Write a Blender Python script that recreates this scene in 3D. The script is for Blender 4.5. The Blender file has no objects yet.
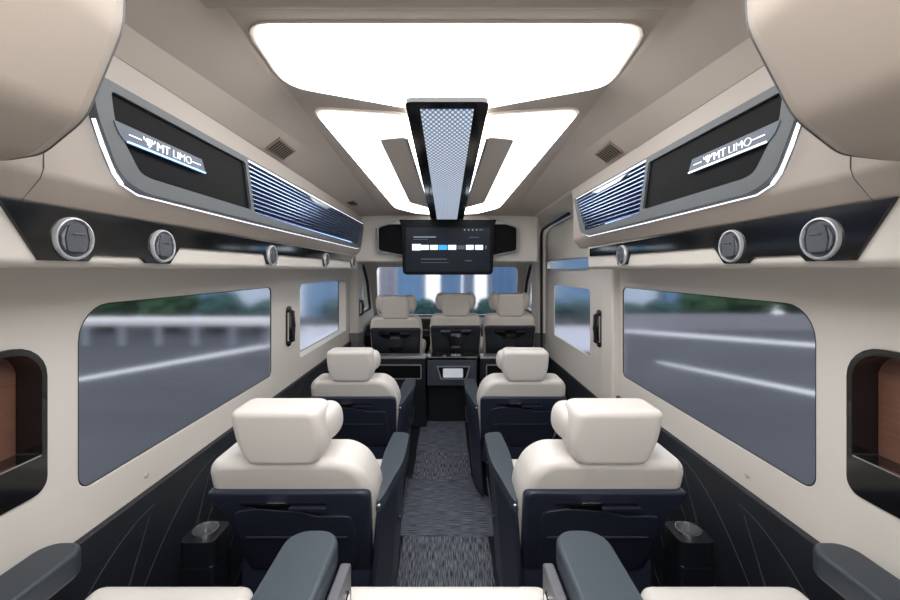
import bpy, bmesh, math, random
from mathutils import Vector, Matrix
random.seed(7)
PI = math.pi
C = bpy.context.scene.collection
CZ = 1.30                       # camera height above the cabin floor

# ---------------------------------------------------------------- camera, sky, light, exposure
cam_d = bpy.data.cameras.new('camera'); cam = bpy.data.objects.new('camera', cam_d); C.objects.link(cam)
cam_d.sensor_width = 36; cam_d.lens = 16.0; cam_d.clip_start = 0.02; cam_d.clip_end = 500
cam_d.shift_x = 3/900; cam_d.shift_y = -30/900
cam.location = (0, 0, CZ); cam.rotation_euler = (PI/2, 0, 0)
bpy.context.scene.camera = cam

W = bpy.data.worlds.new('sky'); bpy.context.scene.world = W; W.use_nodes = True
wn = W.node_tree; wn.nodes.clear()
w_out = wn.nodes.new('ShaderNodeOutputWorld'); w_bg = wn.nodes.new('ShaderNodeBackground')
w_tc = wn.nodes.new('ShaderNodeTexCoord'); w_sep = wn.nodes.new('ShaderNodeSeparateXYZ'); w_r = wn.nodes.new('ShaderNodeValToRGB')
wn.links.new(w_tc.outputs['Generated'], w_sep.inputs[0]); wn.links.new(w_sep.outputs['Z'], w_r.inputs[0])
w_r.color_ramp.elements[0].color = (1.0, 1.0, 1.0, 1); w_r.color_ramp.elements[0].position = 0.0
w_r.color_ramp.elements[1].color = (0.86, 0.89, 0.94, 1); w_r.color_ramp.elements[1].position = 0.6
wn.links.new(w_r.outputs[0], w_bg.inputs['Color']); w_bg.inputs['Strength'].default_value = 1.35
wn.links.new(w_bg.outputs[0], w_out.inputs[0])

VS = bpy.context.scene.view_settings
VS.view_transform = 'Standard'; VS.look = 'None'; VS.gamma = 1.0; VS.exposure = 0.0
try: VS.use_curve_mapping = False
except Exception: pass
LIGHT_PANEL = 6.2               # emission strength of the ceiling light panels

# ---------------------------------------------------------------- materials
def srgb(r, g, b):
    f = lambda c: (c/255/12.92) if c/255 <= 0.04045 else ((c/255+0.055)/1.055)**2.4
    return (f(r), f(g), f(b), 1)

def mat(name, col, rough=0.5, metal=0.0, bump=0.0, scale=200.0, vary=0.0, emit=0.0, spec=0.5, coat=0.0):
    m = bpy.data.materials.new(name); m.use_nodes = True
    nt = m.node_tree; b = nt.nodes['Principled BSDF']
    b.inputs['Base Color'].default_value = col; b.inputs['Roughness'].default_value = rough
    b.inputs['Metallic'].default_value = metal; b.inputs['Specular IOR Level'].default_value = spec
    b.inputs['Coat Weight'].default_value = coat; b.inputs['Coat Roughness'].default_value = 0.1
    if emit:
        b.inputs['Emission Color'].default_value = col; b.inputs['Emission Strength'].default_value = emit
    if bump or vary:
        tc = nt.nodes.new('ShaderNodeTexCoord'); nz = nt.nodes.new('ShaderNodeTexNoise')
        nz.inputs['Scale'].default_value = scale; nz.inputs['Detail'].default_value = 3
        nt.links.new(tc.outputs['Object'], nz.inputs['Vector'])
        if bump:
            bp = nt.nodes.new('ShaderNodeBump'); bp.inputs['Strength'].default_value = bump; bp.inputs['Distance'].default_value = 0.002
            nt.links.new(nz.outputs['Fac'], bp.inputs['Height']); nt.links.new(bp.outputs[0], b.inputs['Normal'])
        if vary:
            r = nt.nodes.new('ShaderNodeValToRGB')
            r.color_ramp.elements[0].position = 0.3; r.color_ramp.elements[1].position = 0.7
            r.color_ramp.elements[0].color = tuple(c*(1-vary) for c in col[:3])+(1,)
            r.color_ramp.elements[1].color = tuple(min(1, c*(1+vary)) for c in col[:3])+(1,)
            nt.links.new(nz.outputs['Fac'], r.inputs[0]); nt.links.new(r.outputs[0], b.inputs['Base Color'])
    return m

CREAM_WALL = mat('cream_wall', srgb(208, 203, 196), 0.5, bump=0.08, scale=350)
CREAM_TRIM = mat('cream_trim', srgb(176, 166, 157), 0.42, bump=0.06, scale=350)
CEIL = mat('ceiling_cloth', srgb(186, 176, 166), 0.75, bump=0.12, scale=500)
BIN = mat('bin_leather', srgb(170, 159, 148), 0.55, bump=0.08, scale=400)
LEATHER = mat('cream_leather', srgb(221, 216, 211), 0.48, bump=0.10, scale=420)
LEATHER_CAB = mat('cab_leather', srgb(220, 212, 203), 0.5, bump=0.10, scale=420)
SHELLB = mat('black_shell', srgb(34, 37, 45), 0.45)
NAVY = mat('navy_shell', srgb(43, 48, 64), 0.38, bump=0.03, scale=500)
BLACKP = mat('black_plastic', srgb(24, 26, 33), 0.42)
QUILT = mat('black_quilt', srgb(28, 31, 38), 0.55, bump=0.15, scale=300)
STITCH = mat('stitch', srgb(47, 52, 60), 0.6)
ARM = mat('slate_leather', srgb(57, 67, 76), 0.42, bump=0.08, scale=400)
ARM_DARK = mat('dark_slate_leather', srgb(48, 55, 62), 0.45, bump=0.08, scale=400)
GLOSS = mat('gloss_black', srgb(16, 17, 19), 0.12, coat=0.6)
MATTE = mat('matte_black_panel', srgb(9, 11, 14), 0.6, spec=0.12)
FRAME = mat('grey_frame', srgb(92, 97, 101), 0.5)
CHROME = mat('chrome', srgb(215, 217, 220), 0.16, metal=1.0)
SATIN = mat('satin_metal', srgb(190, 193, 198), 0.28, metal=1.0)
DIALG = mat('vent_grey', srgb(78, 81, 88), 0.45)
DIALD = mat('vent_dark', srgb(58, 61, 68), 0.45)
CUPM = mat('cup_steel', srgb(210, 212, 214), 0.25, metal=0.95)
RING = mat('vent_ring', srgb(208, 210, 214), 0.32, metal=0.5)
GREYP = mat('grey_plastic', srgb(96, 97, 102), 0.5)
GREYFACE = mat('console_grey', srgb(58, 65, 76), 0.4)
SILVER = mat('silver_trim', srgb(170, 172, 176), 0.3, metal=0.6)
GRILLBACK = mat('grille_back', srgb(28, 36, 66), 0.5)  # blue of the LED light is put into this backing colour
SLAT = mat('grille_slat', srgb(150, 172, 215), 0.25, metal=0.8)  # slat colour carries the blue LED light
CREAM_INS = mat('ceiling_insert', srgb(222, 212, 202), 0.6)
RUBBER = mat('rubber', srgb(20, 20, 22), 0.6)
GLOW = mat('led_white', (0.85, 0.90, 1.0, 1), 0.5, emit=1.4)
GLOWB = mat('led_blue', (0.35, 0.55, 1.0, 1), 0.5, emit=1.6)
TEXTGLOW = mat('badge_letters', (0.92, 0.96, 1.0, 1), 0.5, emit=1.2)
BADGE = mat('badge_plate', srgb(98, 107, 122), 0.5)
SCREEN = mat('screen_back', srgb(20, 26, 34), 0.35, emit=0.2, spec=0.15)
UIW = mat('screen_tile_white', srgb(215, 228, 238), 0.3, emit=0.75)
UIB = mat('screen_tile_blue', srgb(30, 150, 215), 0.3, emit=0.8)
UIG = mat('screen_tile_grey', srgb(110, 122, 132), 0.3, emit=0.3)
UID = mat('screen_tile_dark', srgb(60, 72, 82), 0.3, emit=0.3)
LCD = mat('console_display', srgb(205, 210, 216), 0.3, emit=0.35)
GRASSY = mat('vent_slot', srgb(140, 128, 116), 0.7)

def panel_mat(name, col, strength):
    m = bpy.data.materials.new(name); m.use_nodes = True; nt = m.node_tree
    b = nt.nodes['Principled BSDF']; b.inputs['Base Color'].default_value = (0.9, 0.9, 0.9, 1)
    b.inputs['Emission Color'].default_value = col; b.inputs['Emission Strength'].default_value = strength
    return m
PANEL = panel_mat('ceiling_diffuser', (1.0, 0.992, 0.985, 1), LIGHT_PANEL)
FILL_REAR = panel_mat('rear_fill', (1.0, 0.992, 0.985, 1), 9.0)

def lamp_dots():
    m = bpy.data.materials.new('perforated_lamp'); m.use_nodes = True; nt = m.node_tree
    b = nt.nodes['Principled BSDF']; b.inputs['Roughness'].default_value = 0.3
    tc = nt.nodes.new('ShaderNodeTexCoord'); mp = nt.nodes.new('ShaderNodeMapping')
    mp.inputs['Scale'].default_value = (80, 42, 0); mp.inputs['Rotation'].default_value = (0, 0, PI/4)
    vo = nt.nodes.new('ShaderNodeTexVoronoi'); vo.inputs['Scale'].default_value = 1.0; vo.inputs['Randomness'].default_value = 0.0
    r = nt.nodes.new('ShaderNodeValToRGB')
    r.color_ramp.elements[0].position = 0.28; r.color_ramp.elements[0].color = (0.85, 0.93, 1.0, 1)
    r.color_ramp.elements[1].position = 0.46; r.color_ramp.elements[1].color = (0.07, 0.12, 0.26, 1)
    nt.links.new(tc.outputs['Object'], mp.inputs[0]); nt.links.new(mp.outputs[0], vo.inputs['Vector'])
    nt.links.new(vo.outputs['Distance'], r.inputs[0]); nt.links.new(r.outputs[0], b.inputs['Emission Color'])
    b.inputs['Base Color'].default_value = (0.1, 0.13, 0.2, 1); b.inputs['Emission Strength'].default_value = 0.85
    return m
DOTS = lamp_dots()

def wood():
    m = mat('walnut', srgb(98, 66, 54), 0.45); nt = m.node_tree; b = nt.nodes['Principled BSDF']
    tc = nt.nodes.new('ShaderNodeTexCoord'); mp = nt.nodes.new('ShaderNodeMapping'); mp.inputs['Scale'].default_value = (8, 8, 90)
    nz = nt.nodes.new('ShaderNodeTexNoise'); nz.inputs['Scale'].default_value = 1.5; nz.inputs['Detail'].default_value = 5
    r = nt.nodes.new('ShaderNodeValToRGB'); r.color_ramp.elements[0].color = srgb(84, 56, 46); r.color_ramp.elements[1].color = srgb(132, 94, 78)
    nt.links.new(tc.outputs['Object'], mp.inputs[0]); nt.links.new(mp.outputs[0], nz.inputs['Vector'])
    nt.links.new(nz.outputs['Fac'], r.inputs[0]); nt.links.new(r.outputs[0], b.inputs['Base Color'])
    return m
WOOD = wood()

def carpet(name, sx, sy, lo, hi):
    m = mat(name, srgb(70, 76, 90), 0.95, spec=0.1); nt = m.node_tree; b = nt.nodes['Principled BSDF']
    tc = nt.nodes.new('ShaderNodeTexCoord'); mp = nt.nodes.new('ShaderNodeMapping'); mp.inputs['Scale'].default_value = (sx, sy, 1)
    nz = nt.nodes.new('ShaderNodeTexNoise'); nz.inputs['Scale'].default_value = 1.0; nz.inputs['Detail'].default_value = 2
    r = nt.nodes.new('ShaderNodeValToRGB')
    r.color_ramp.elements[0].position = 0.36; r.color_ramp.elements[0].color = lo
    r.color_ramp.elements[1].position = 0.68; r.color_ramp.elements[1].color = hi
    nt.links.new(tc.outputs['Object'], mp.inputs[0]); nt.links.new(mp.outputs[0], nz.inputs['Vector'])
    nt.links.new(nz.outputs['Fac'], r.inputs[0]); nt.links.new(r.outputs[0], b.inputs['Base Color'])
    return m
CARPET_L = carpet('carpet_lengthways', 330, 18, srgb(40, 44, 53), srgb(132, 137, 146))
CARPET_X = carpet('carpet_crossways', 14, 300, srgb(52, 56, 66), srgb(122, 127, 138))

def glass():
    m = bpy.data.materials.new('window_glass'); m.use_nodes = True; nt = m.node_tree
    b = nt.nodes['Principled BSDF']
    b.inputs['Base Color'].default_value = (0.97, 0.98, 1.0, 1); b.inputs['Transmission Weight'].default_value = 1
    b.inputs['Roughness'].default_value = 0.13; b.inputs['IOR'].default_value = 1.10; b.inputs['Specular IOR Level'].default_value = 0.3
    return m
GLASS = glass()

def asphalt():
    m = mat('asphalt', srgb(84, 88, 100), 0.9, spec=0.2); nt = m.node_tree; b = nt.nodes['Principled BSDF']
    tc = nt.nodes.new('ShaderNodeTexCoord'); mp = nt.nodes.new('ShaderNodeMapping'); mp.inputs['Scale'].default_value = (0.12, 0.9, 1)
    nz = nt.nodes.new('ShaderNodeTexNoise'); nz.inputs['Scale'].default_value = 1.0; nz.inputs['Detail'].default_value = 4
    r = nt.nodes.new('ShaderNodeValToRGB'); r.color_ramp.elements[0].color = srgb(62, 65, 73); r.color_ramp.elements[1].color = srgb(94, 97, 106)
    nt.links.new(tc.outputs['Object'], mp.inputs[0]); nt.links.new(mp.outputs[0], nz.inputs['Vector'])
    nt.links.new(nz.outputs['Fac'], r.inputs[0]); nt.links.new(r.outputs[0], b.inputs['Base Color'])
    return m
ASPHALT = asphalt()
PALE = mat('pale_ground', srgb(196, 198, 212), 0.9, vary=0.06, scale=1.0)
LINE = mat('road_paint', srgb(222, 224, 232), 0.8)
RAILM = mat('guardrail_white', srgb(240, 240, 245), 0.6)
POSTM = mat('guardrail_post', srgb(150, 156, 170), 0.6)
CONC = mat('grey_concrete', srgb(132, 132, 142), 0.9, vary=0.08, scale=2.0)
LEAF = mat('leaf_green', srgb(50, 84, 58), 0.9, vary=0.35, scale=3.0)
LEAF2 = mat('leaf_teal', srgb(40, 78, 78), 0.9, vary=0.3, scale=3.0)
BARK = mat('bark', srgb(70, 60, 52), 0.9)

def facade(name, c1, c2, sz):
    m = mat(name, c1, 0.4); nt = m.node_tree; b = nt.nodes['Principled BSDF']
    tc = nt.nodes.new('ShaderNodeTexCoord'); br = nt.nodes.new('ShaderNodeTexBrick')
    mp = nt.nodes.new('ShaderNodeMapping'); mp.inputs['Rotation'].default_value = (PI/2, 0, 0)
    br.inputs['Scale'].default_value = sz; br.inputs['Color1'].default_value = c1; br.inputs['Color2'].default_value = tuple(x*0.85 for x in c1[:3])+(1,)
    br.inputs['Mortar'].default_value = c2; br.inputs['Mortar Size'].default_value = 0.03; br.offset = 0
    nt.links.new(tc.outputs['Object'], mp.inputs[0]); nt.links.new(mp.outputs[0], br.inputs['Vector'])
    nt.links.new(br.outputs['Color'], b.inputs['Base Color'])
    return m
FAC_B = facade('facade_blue', srgb(84, 124, 164), srgb(110, 140, 172), 0.6)
FAC_P = facade('facade_pale', srgb(170, 188, 208), srgb(200, 208, 220), 0.6)
FAC_D = facade('facade_deep', srgb(58, 96, 138), srgb(90, 122, 156), 0.6)
FAC_V = facade('facade_violet', srgb(150, 148, 166), srgb(176, 176, 188), 0.6)

# ---------------------------------------------------------------- mesh helpers
def obj(name, bm, m, parent=None, bevel=0, seg=3, sub=0, smooth=True, ang=35):
    me = bpy.data.meshes.new(name)
    bmesh.ops.recalc_face_normals(bm, faces=bm.faces[:])
    bm.to_mesh(me); bm.free()
    if m: me.materials.append(m)
    o = bpy.data.objects.new(name, me); C.objects.link(o)
    if smooth:
        for p in me.polygons: p.use_smooth = True
        me.set_sharp_from_angle(angle=math.radians(ang if not bevel else 180))
    if bevel:
        b = o.modifiers.new('Bevel', 'BEVEL'); b.width = bevel; b.segments = seg; b.limit_method = 'ANGLE'
        b.angle_limit = math.radians(28); b.harden_normals = False; b.use_clamp_overlap = True
        w = o.modifiers.new('WN', 'WEIGHTED_NORMAL'); w.keep_sharp = False
    if sub:
        s = o.modifiers.new('Sub', 'SUBSURF'); s.levels = sub; s.render_levels = sub
    if parent is not None:
        bpy.context.view_layer.update()
        o.parent = parent; o.matrix_parent_inverse = parent.matrix_world.inverted()
    return o

def empty(name, loc=(0, 0, 0)):
    o = bpy.data.objects.new(name, None); C.objects.link(o); o.location = loc; o.empty_display_size = 0.05
    bpy.context.view_layer.update()
    return o

def tag(o, label=None, cat=None, group=None, kind=None):
    if label: o['label'] = label
    if cat: o['category'] = cat
    if group: o['group'] = group
    if kind: o['kind'] = kind
    return o

def thing(name, label, cat, loc, group=None): return tag(empty(name, loc), label, cat, group)

def box(bm, x0, x1, y0, y1, z0, z1):
    vs = [bm.verts.new(p) for p in ((x0,y0,z0),(x1,y0,z0),(x1,y1,z0),(x0,y1,z0),(x0,y0,z1),(x1,y0,z1),(x1,y1,z1),(x0,y1,z1))]
    for f in ((0,3,2,1),(4,5,6,7),(0,1,5,4),(1,2,6,5),(2,3,7,6),(3,0,4,7)): bm.faces.new([vs[i] for i in f])
    return vs
def bx(*a):
    bm = bmesh.new(); box(bm, *a); return bm

AX = {'x': lambda a, b, t: (t, a, b), 'y': lambda a, b, t: (a, t, b), 'z': lambda a, b, t: (a, b, t)}
def prism(pts, axis, t0, t1, bm=None):
    bm = bm or bmesh.new(); f = AX[axis]
    A = [bm.verts.new(f(a, b, t0)) for a, b in pts]; B = [bm.verts.new(f(a, b, t1)) for a, b in pts]
    n = len(pts)
    bm.faces.new(A[::-1]); bm.faces.new(B)
    for i in range(n): bm.faces.new((A[i], A[(i+1) % n], B[(i+1) % n], B[i]))
    return bm

def plate(outline, holes, axis, t0, t1):
    """flat panel with holes, t0..t1 thick"""
    bm = bmesh.new(); f = AX[axis]; edges = []
    for loop in [outline]+list(holes):
        vs = [bm.verts.new(f(a, b, t0)) for a, b in loop]
        for i in range(len(vs)): edges.append(bm.edges.new((vs[i], vs[(i+1) % len(vs)])))
    r = bmesh.ops.triangle_fill(bm, use_beauty=True, use_dissolve=False, edges=edges)
    fs = [g for g in r['geom'] if isinstance(g, bmesh.types.BMFace)]
    e = bmesh.ops.extrude_face_region(bm, geom=bm.faces[:])
    d = Vector(f(0, 0, t1)) - Vector(f(0, 0, t0))
    bmesh.ops.translate(bm, vec=d, verts=[g for g in e['geom'] if isinstance(g, bmesh.types.BMVert)])
    return bm

def rrect(x0, x1, y0, y1, r, n=6):
    rs = r if isinstance(r, (list, tuple)) else (r,)*4       # order: (x0,y0) (x1,y0) (x1,y1) (x0,y1)
    out = []
    for (cx, cy, a0), rr in zip(((x0, y0, PI), (x1, y0, 1.5*PI), (x1, y1, 0), (x0, y1, .5*PI)), rs):
        if rr <= 0: out.append((cx, cy)); continue
        sx = rr if cx == x0 else -rr; sy = rr if cy == y0 else -rr
        for k in range(n+1):
            a = a0+.5*PI*k/n; out.append((cx+sx+rr*math.cos(a), cy+sy+rr*math.sin(a)))
    return out

def round_poly(pts, r, n=4):
    out = []; N = len(pts)
    for i in range(N):
        p, a, b = Vector(pts[i]), Vector(pts[i-1]), Vector(pts[(i+1) % N])
        rr = r[i] if isinstance(r, (list, tuple)) else r
        da, db = (a-p), (b-p); l = min(rr, da.length*.45, db.length*.45)
        if l <= 1e-6: out.append(tuple(p)); continue
        q0, q1 = p+da.normalized()*l, p+db.normalized()*l
        for k in range(n+1):
            t = k/n; out.append(tuple(q0*(1-t)**2+p*2*t*(1-t)+q1*t*t))
    return out

def tube(pts, r, n=10, bm=None, closed=False):
    bm = bm or bmesh.new(); P = [Vector(p) for p in pts]; rings = []
    N = len(P)
    for i, p in enumerate(P):
        if closed: d = (P[(i+1) % N]-P[i-1]).normalized()
        else: d = (P[min(i+1, N-1)]-P[max(i-1, 0)]).normalized()
        u = d.cross(Vector((0, 0, 1)));
        if u.length < 1e-3: u = d.cross(Vector((0, 1, 0)))
        u.normalize(); v = d.cross(u)
        rings.append([bm.verts.new(p+u*(r*math.cos(2*PI*k/n))+v*(r*math.sin(2*PI*k/n))) for k in range(n)])
    for i in range(N if closed else N-1):
        a, b = rings[i], rings[(i+1) % N]
        for k in range(n): bm.faces.new((a[k], a[(k+1) % n], b[(k+1) % n], b[k]))
    if not closed: bm.faces.new(rings[0][::-1]); bm.faces.new(rings[-1])
    return bm

def sell(c, r, e1=.7, e2=.7, nu=28, nv=16, bm=None):
    """superellipsoid"""
    bm = bm or bmesh.new(); pw = lambda v, e: math.copysign(abs(v)**e, v)
    rows = []
    for j in range(1, nv):
        ph = -PI/2+PI*j/nv
        rows.append([bm.verts.new((c[0]+r[0]*pw(math.cos(ph), e1)*pw(math.cos(2*PI*i/nu), e2),
                                   c[1]+r[1]*pw(math.cos(ph), e1)*pw(math.sin(2*PI*i/nu), e2),
                                   c[2]+r[2]*pw(math.sin(ph), e1))) for i in range(nu)])
    lo = bm.verts.new((c[0], c[1], c[2]-r[2])); hi = bm.verts.new((c[0], c[1], c[2]+r[2]))
    for j in range(len(rows)-1):
        for i in range(nu): bm.faces.new((rows[j][i], rows[j][(i+1) % nu], rows[j+1][(i+1) % nu], rows[j+1][i]))
    for i in range(nu):
        bm.faces.new((lo, rows[0][(i+1) % nu], rows[0][i])); bm.faces.new((hi, rows[-1][i], rows[-1][(i+1) % nu]))
    return bm

def lathe(profile, c, axis='z', n=32):
    """profile: (radius, height) revolved about the axis through c"""
    bm = bmesh.new(); rings = []
    def P(r, h, a):
        u, v = r*math.cos(a), r*math.sin(a)
        return {'z': (c[0]+u, c[1]+v, c[2]+h), 'x': (c[0]+h, c[1]+u, c[2]+v), 'y': (c[0]+u, c[1]+h, c[2]+v)}[axis]
    for r, h in profile: rings.append([bm.verts.new(P(max(r, 1e-4), h, 2*PI*k/n)) for k in range(n)])
    for a, b in zip(rings, rings[1:]):
        for k in range(n): bm.faces.new((a[k], a[(k+1) % n], b[(k+1) % n], b[k]))
    bm.faces.new(rings[0][::-1]); bm.faces.new(rings[-1])
    return bm

def text_bm(s, size, off=0):
    """flat letters in the xy plane, width measured, 2 mm thick"""
    cu = bpy.data.curves.new('letters', 'FONT'); cu.body = s; cu.size = size; cu.extrude = 0.0008; cu.align_x = 'LEFT'; cu.offset = off
    o = bpy.data.objects.new('letters_tmp', cu); C.objects.link(o); bpy.context.view_layer.update()
    me = o.evaluated_get(bpy.context.evaluated_depsgraph_get()).to_mesh(); bm = bmesh.new(); bm.from_mesh(me)
    o.evaluated_get(bpy.context.evaluated_depsgraph_get()).to_mesh_clear()
    bpy.data.objects.remove(o); bpy.data.curves.remove(cu)
    return bm

# ---------------------------------------------------------------- the shell
WX = 0.87                        # inner face of the side walls
Y0, Y1 = -0.7, 3.75
tag(obj('floor', bx(-1.0, 1.0, Y0, 4.9, -0.06, 0.0), BLACKP), kind='structure')

def L2x(y): return .62 if y < .8 else (.62-.06*(y-.8)/.72 if y < 1.52 else .56-.05*(y-1.52)/1.5)
def L2z(y): return .475+.010*min(1, max(0, (y-.8)/.72)) - (.068*(y-1.52)/1.5 if y > 1.52 else 0)
def Zc(y): return .565-.069*(max(y, .9)-.9)
bm = bmesh.new(); rows = []
ys = [Y0, -.3, 0, .3, .5, .7, .8, .9]+[1.0+.103*i for i in range(21)]
for y in ys:
    k = [(-.72, .41), (-.65, .42-.006*max(0, y-1.5)), (-L2x(y), L2z(y)), (-.48, Zc(y)), (0, Zc(y))]
    pr = k+[(-x, z) for x, z in k[-2::-1]]
    rows.append(([bm.verts.new((x, y, CZ+z)) for x, z in pr], [bm.verts.new((x, y, CZ+z+.05)) for x, z in pr]))
for (a, ta), (b, tb) in zip(rows, rows[1:]):
    for i in range(len(a)-1):
        bm.faces.new((a[i], a[i+1], b[i+1], b[i])); bm.faces.new((ta[i], tb[i], tb[i+1], ta[i+1]))
    bm.faces.new((a[0], b[0], tb[0], ta[0])); bm.faces.new((a[-1], ta[-1], tb[-1], b[-1]))
for a, ta in (rows[0], rows[-1]):
    for i in range(len(a)-1): bm.faces.new((a[i], ta[i], ta[i+1], a[i+1]))
tag(obj('ceiling', bm, CEIL, ang=9), kind='structure')

def zc(y): return CZ+Zc(y)
# cross rib of the headliner just before the first light panel
bm = bmesh.new(); box(bm, -.68, .68, .80, .845, zc(.8)-.016, zc(.8)+.02)
tag(obj('trim_1', bm, CEIL, bevel=.008), kind='structure')

# side walls with window openings
main_hole = lambda: rrect(.945, 1.985, .775, 1.215, (.035, .03, .03, .085))
def niche_hole(): return rrect(.40, .866, .825, 1.14, (.02, .03, .07, .02))
front_hole = rrect(2.37, 3.45, .78, 1.215, (.02, .02, .03, .05))
out = [(Y0, .62), (3.62, .62), (3.62, CZ+.02), (Y0, CZ+.02)]
tag(obj('wall_left', plate(out, [main_hole(), niche_hole(), front_hole], 'x', -WX, -WX-.012), CREAM_WALL, bevel=.004, seg=2), kind='structure')
out = [(Y0, .62), (2.20, .62), (2.20, CZ+.02), (Y0, CZ+.02)]
tag(obj('wall_right', plate(out, [main_hole(), niche_hole()], 'x', WX, WX+.012), CREAM_WALL, bevel=.004, seg=2), kind='structure')

def window(name, s, hole, x, label=None):
    """a glazed opening: name carries a pane and a rubber gasket"""
    root = empty(name, (s*x, 1.4, .8)); tag(root, kind='structure')
    cx = sum(p[0] for p in hole)/len(hole); cy = sum(p[1] for p in hole)/len(hole)
    obj('pane', prism(hole, 'x', s*x, s*(x+.004)), GLASS, root, smooth=False)
    h2 = [(cx+(a-cx)*.996, cy+(b-cy)*.991) for a, b in hole]
    obj('gasket', plate(hole, [h2], 'x', s*(x-.003), s*(x+.003)), RUBBER, root)
window('window_1', -1, main_hole(), WX+.005)
window('window_2', 1, main_hole(), WX+.005)
window('window_3', -1, front_hole, WX+.066)
obj('reveal', plate(rrect(2.34, 3.48, .75, 1.245, .03), [front_hole], 'x', -WX-.010, -WX-.07), CREAM_WALL, bpy.data.objects['window_3'])

# quilted black lower wall panels
def seams(root, s, x, y0, y1, ztop):
    bm = bmesh.new()
    def clipz(z): return max(.02, min(ztop-.02, z))
    def clip_run(f):
        run = []
        for k in range(25):
            yy, zz = f(k/24)
            if y0+.02 < yy < y1-.02 and .02 < zz < ztop-.03: run.append((s*(x-.0005), yy, zz))
            elif run: break
        if len(run) > 3: tube(run, .0016, 6, bm)
    for i in range(int((y1-y0)/.30)+2):
        yb = y0-.25+.30*i
        clip_run(lambda t: (yb+.62*t, .03+(ztop-.08)*math.sin(t*PI/2)))          # long leaf-shaped sweeps
        clip_run(lambda t: (yb+.10+.50*t, .03+(ztop-.10)*t**1.7))
        clip_run(lambda t: (yb+.30-.10*math.sin(t*PI), .03+(ztop-.10)*t))
    obj('stitching', bm, STITCH, root)
b = tag(obj('baseboard_left', prism([(Y0, 0), (3.62, 0), (3.62, .665), (Y0, .665)], 'x', -WX+.016, -WX-.05), QUILT, bevel=.006), kind='structure'); seams(b, -1, WX-.016, Y0, 3.6, .665)
b = tag(obj('baseboard_right', prism([(Y0, 0), (2.12, 0), (2.12, .665), (Y0, .665)], 'x', WX-.016, WX+.05), QUILT, bevel=.006), kind='structure'); seams(b, 1, WX-.016, Y0, 2.1, .665)

# overhead ledge: rail face, fascia and cove, one profile per side
prof = [(.90, .004), (.712, .004), (.70, .016), (.70, .118), (.665, .152), (.66, .165), (.66, .37), (.65, .425), (.90, .43)]
prof_r = prof
def ledge(name, s, y1a, y1b):
    bm = bmesh.new()
    low = [(.90, .004), (.712, .004), (.70, .016), (.70, .118), (.70, .13), (.90, .13)]
    up = [(.90, .112), (.697, .112), (.665, .15), (.66, .165), (.66, .37), (.65, .425), (.90, .43)]
    prism([(s*x, CZ+z) for x, z in low], 'y', Y0, y1a, bm)
    root = obj(name, bm, CREAM_WALL, bevel=.006, seg=3)
    bm = prism([(s*x, CZ+z) for x, z in up], 'y', Y0, y1b)
    obj('fascia', bm, CREAM_TRIM, root, bevel=.008)
    # seam between two lengths of the fascia
    obj('seam', tube([(s*.6975, .654, CZ+.113), (s*.6655, .654, CZ+.150), (s*.660, .654, CZ+.166), (s*.660, .654, CZ+.30)], .0012, 6), GREYP, root)
    return tag(root, kind='structure')
ledge('trim_2', -1, 3.07, 3.09); ledge('trim_3', 1, 1.985, 2.10)
# cove above the sliding door
bm = prism([(.95, CZ+.405), (.80, CZ+.405), (.66, CZ+.408), (.60, CZ+.45), (.95, CZ+.45)], 'y', 2.10, 3.70)
tag(obj('trim_4', bm, CREAM_WALL, bevel=.01), kind='structure')
# slim column between rear window and sliding door
tag(obj('trim_5', bx(.835, .90, 2.02, 2.17, .56, CZ+.02), CREAM_WALL, bevel=.012), kind='structure')

# sliding door
dh = rrect(2.45, 3.28, .77, 1.18, (.02, .03, .04, .03))
outd = round_poly([(2.18, .555), (3.56, .555), (3.56, 1.62), (3.35, 1.668), (2.18, 1.69)], .06)
slot = rrect(2.45, 3.45, CZ+.01, CZ+.075, .01)
door = tag(empty('door_1', (WX, 2.9, 0)), kind='structure')
obj('door_panel', plate(outd, [dh, slot], 'x', WX+.005, WX+.017), CREAM_WALL, door, bevel=.005)
obj('door_pocket', prism([(2.12, .0), (3.56, .0), (3.56, .56), (2.12, .56)], 'x', WX-.005, WX+.07), QUILT, door, bevel=.006)
obj('pane', prism(dh, 'x', WX+.012, WX+.016), GLASS, door, smooth=False)
obj('upper_pane', prism(slot, 'x', WX+.012, WX+.016), GLASS, door, smooth=False)
obj('slot_trim', plate(rrect(2.44, 3.46, CZ+.002, CZ+.083, .012), [slot], 'x', WX-.004, WX+.01), SATIN, door)
sp = [(.838, 3.55, .45), (.838, 3.55, 1.0), (.838, 3.55, 1.58), (.838, 3.535, 1.625), (.838, 3.49, 1.655), (.838, 3.3, 1.668), (.838, 2.75, 1.686)]
obj('door_seal', tube(sp, .012, 8), RUBBER, door)

# pillars between cabin and cab
def pillar(name, s):
    r = tag(obj(name, prism([(s*.88, 3.58), (s*.80, 3.60), (s*.785, 3.70), (s*.80, 3.78), (s*.93, 3.80), (s*.93, 3.58)], 'z', .02, 1.72), CREAM_WALL, bevel=.012), kind='structure')
    obj('lower_cover', prism([(s*.885, 3.56), (s*.795, 3.585), (s*.775, 3.70), (s*.79, 3.785), (s*.93, 3.81), (s*.93, 3.56)], 'z', .0, .735), GREYP, r, bevel=.01)
pillar('trim_6', -1); pillar('trim_7', 1)
# header above the cab opening
hd = tag(obj('trim_8', bx(-.90, .70, 3.07, 3.24, CZ+.062, CZ+.45), CREAM_WALL, bevel=.015), kind='structure')
obj('header_return', bx(.66, .80, 3.45, 3.60, CZ+.062, CZ+.45), CREAM_WALL, hd, bevel=.01)

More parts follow.
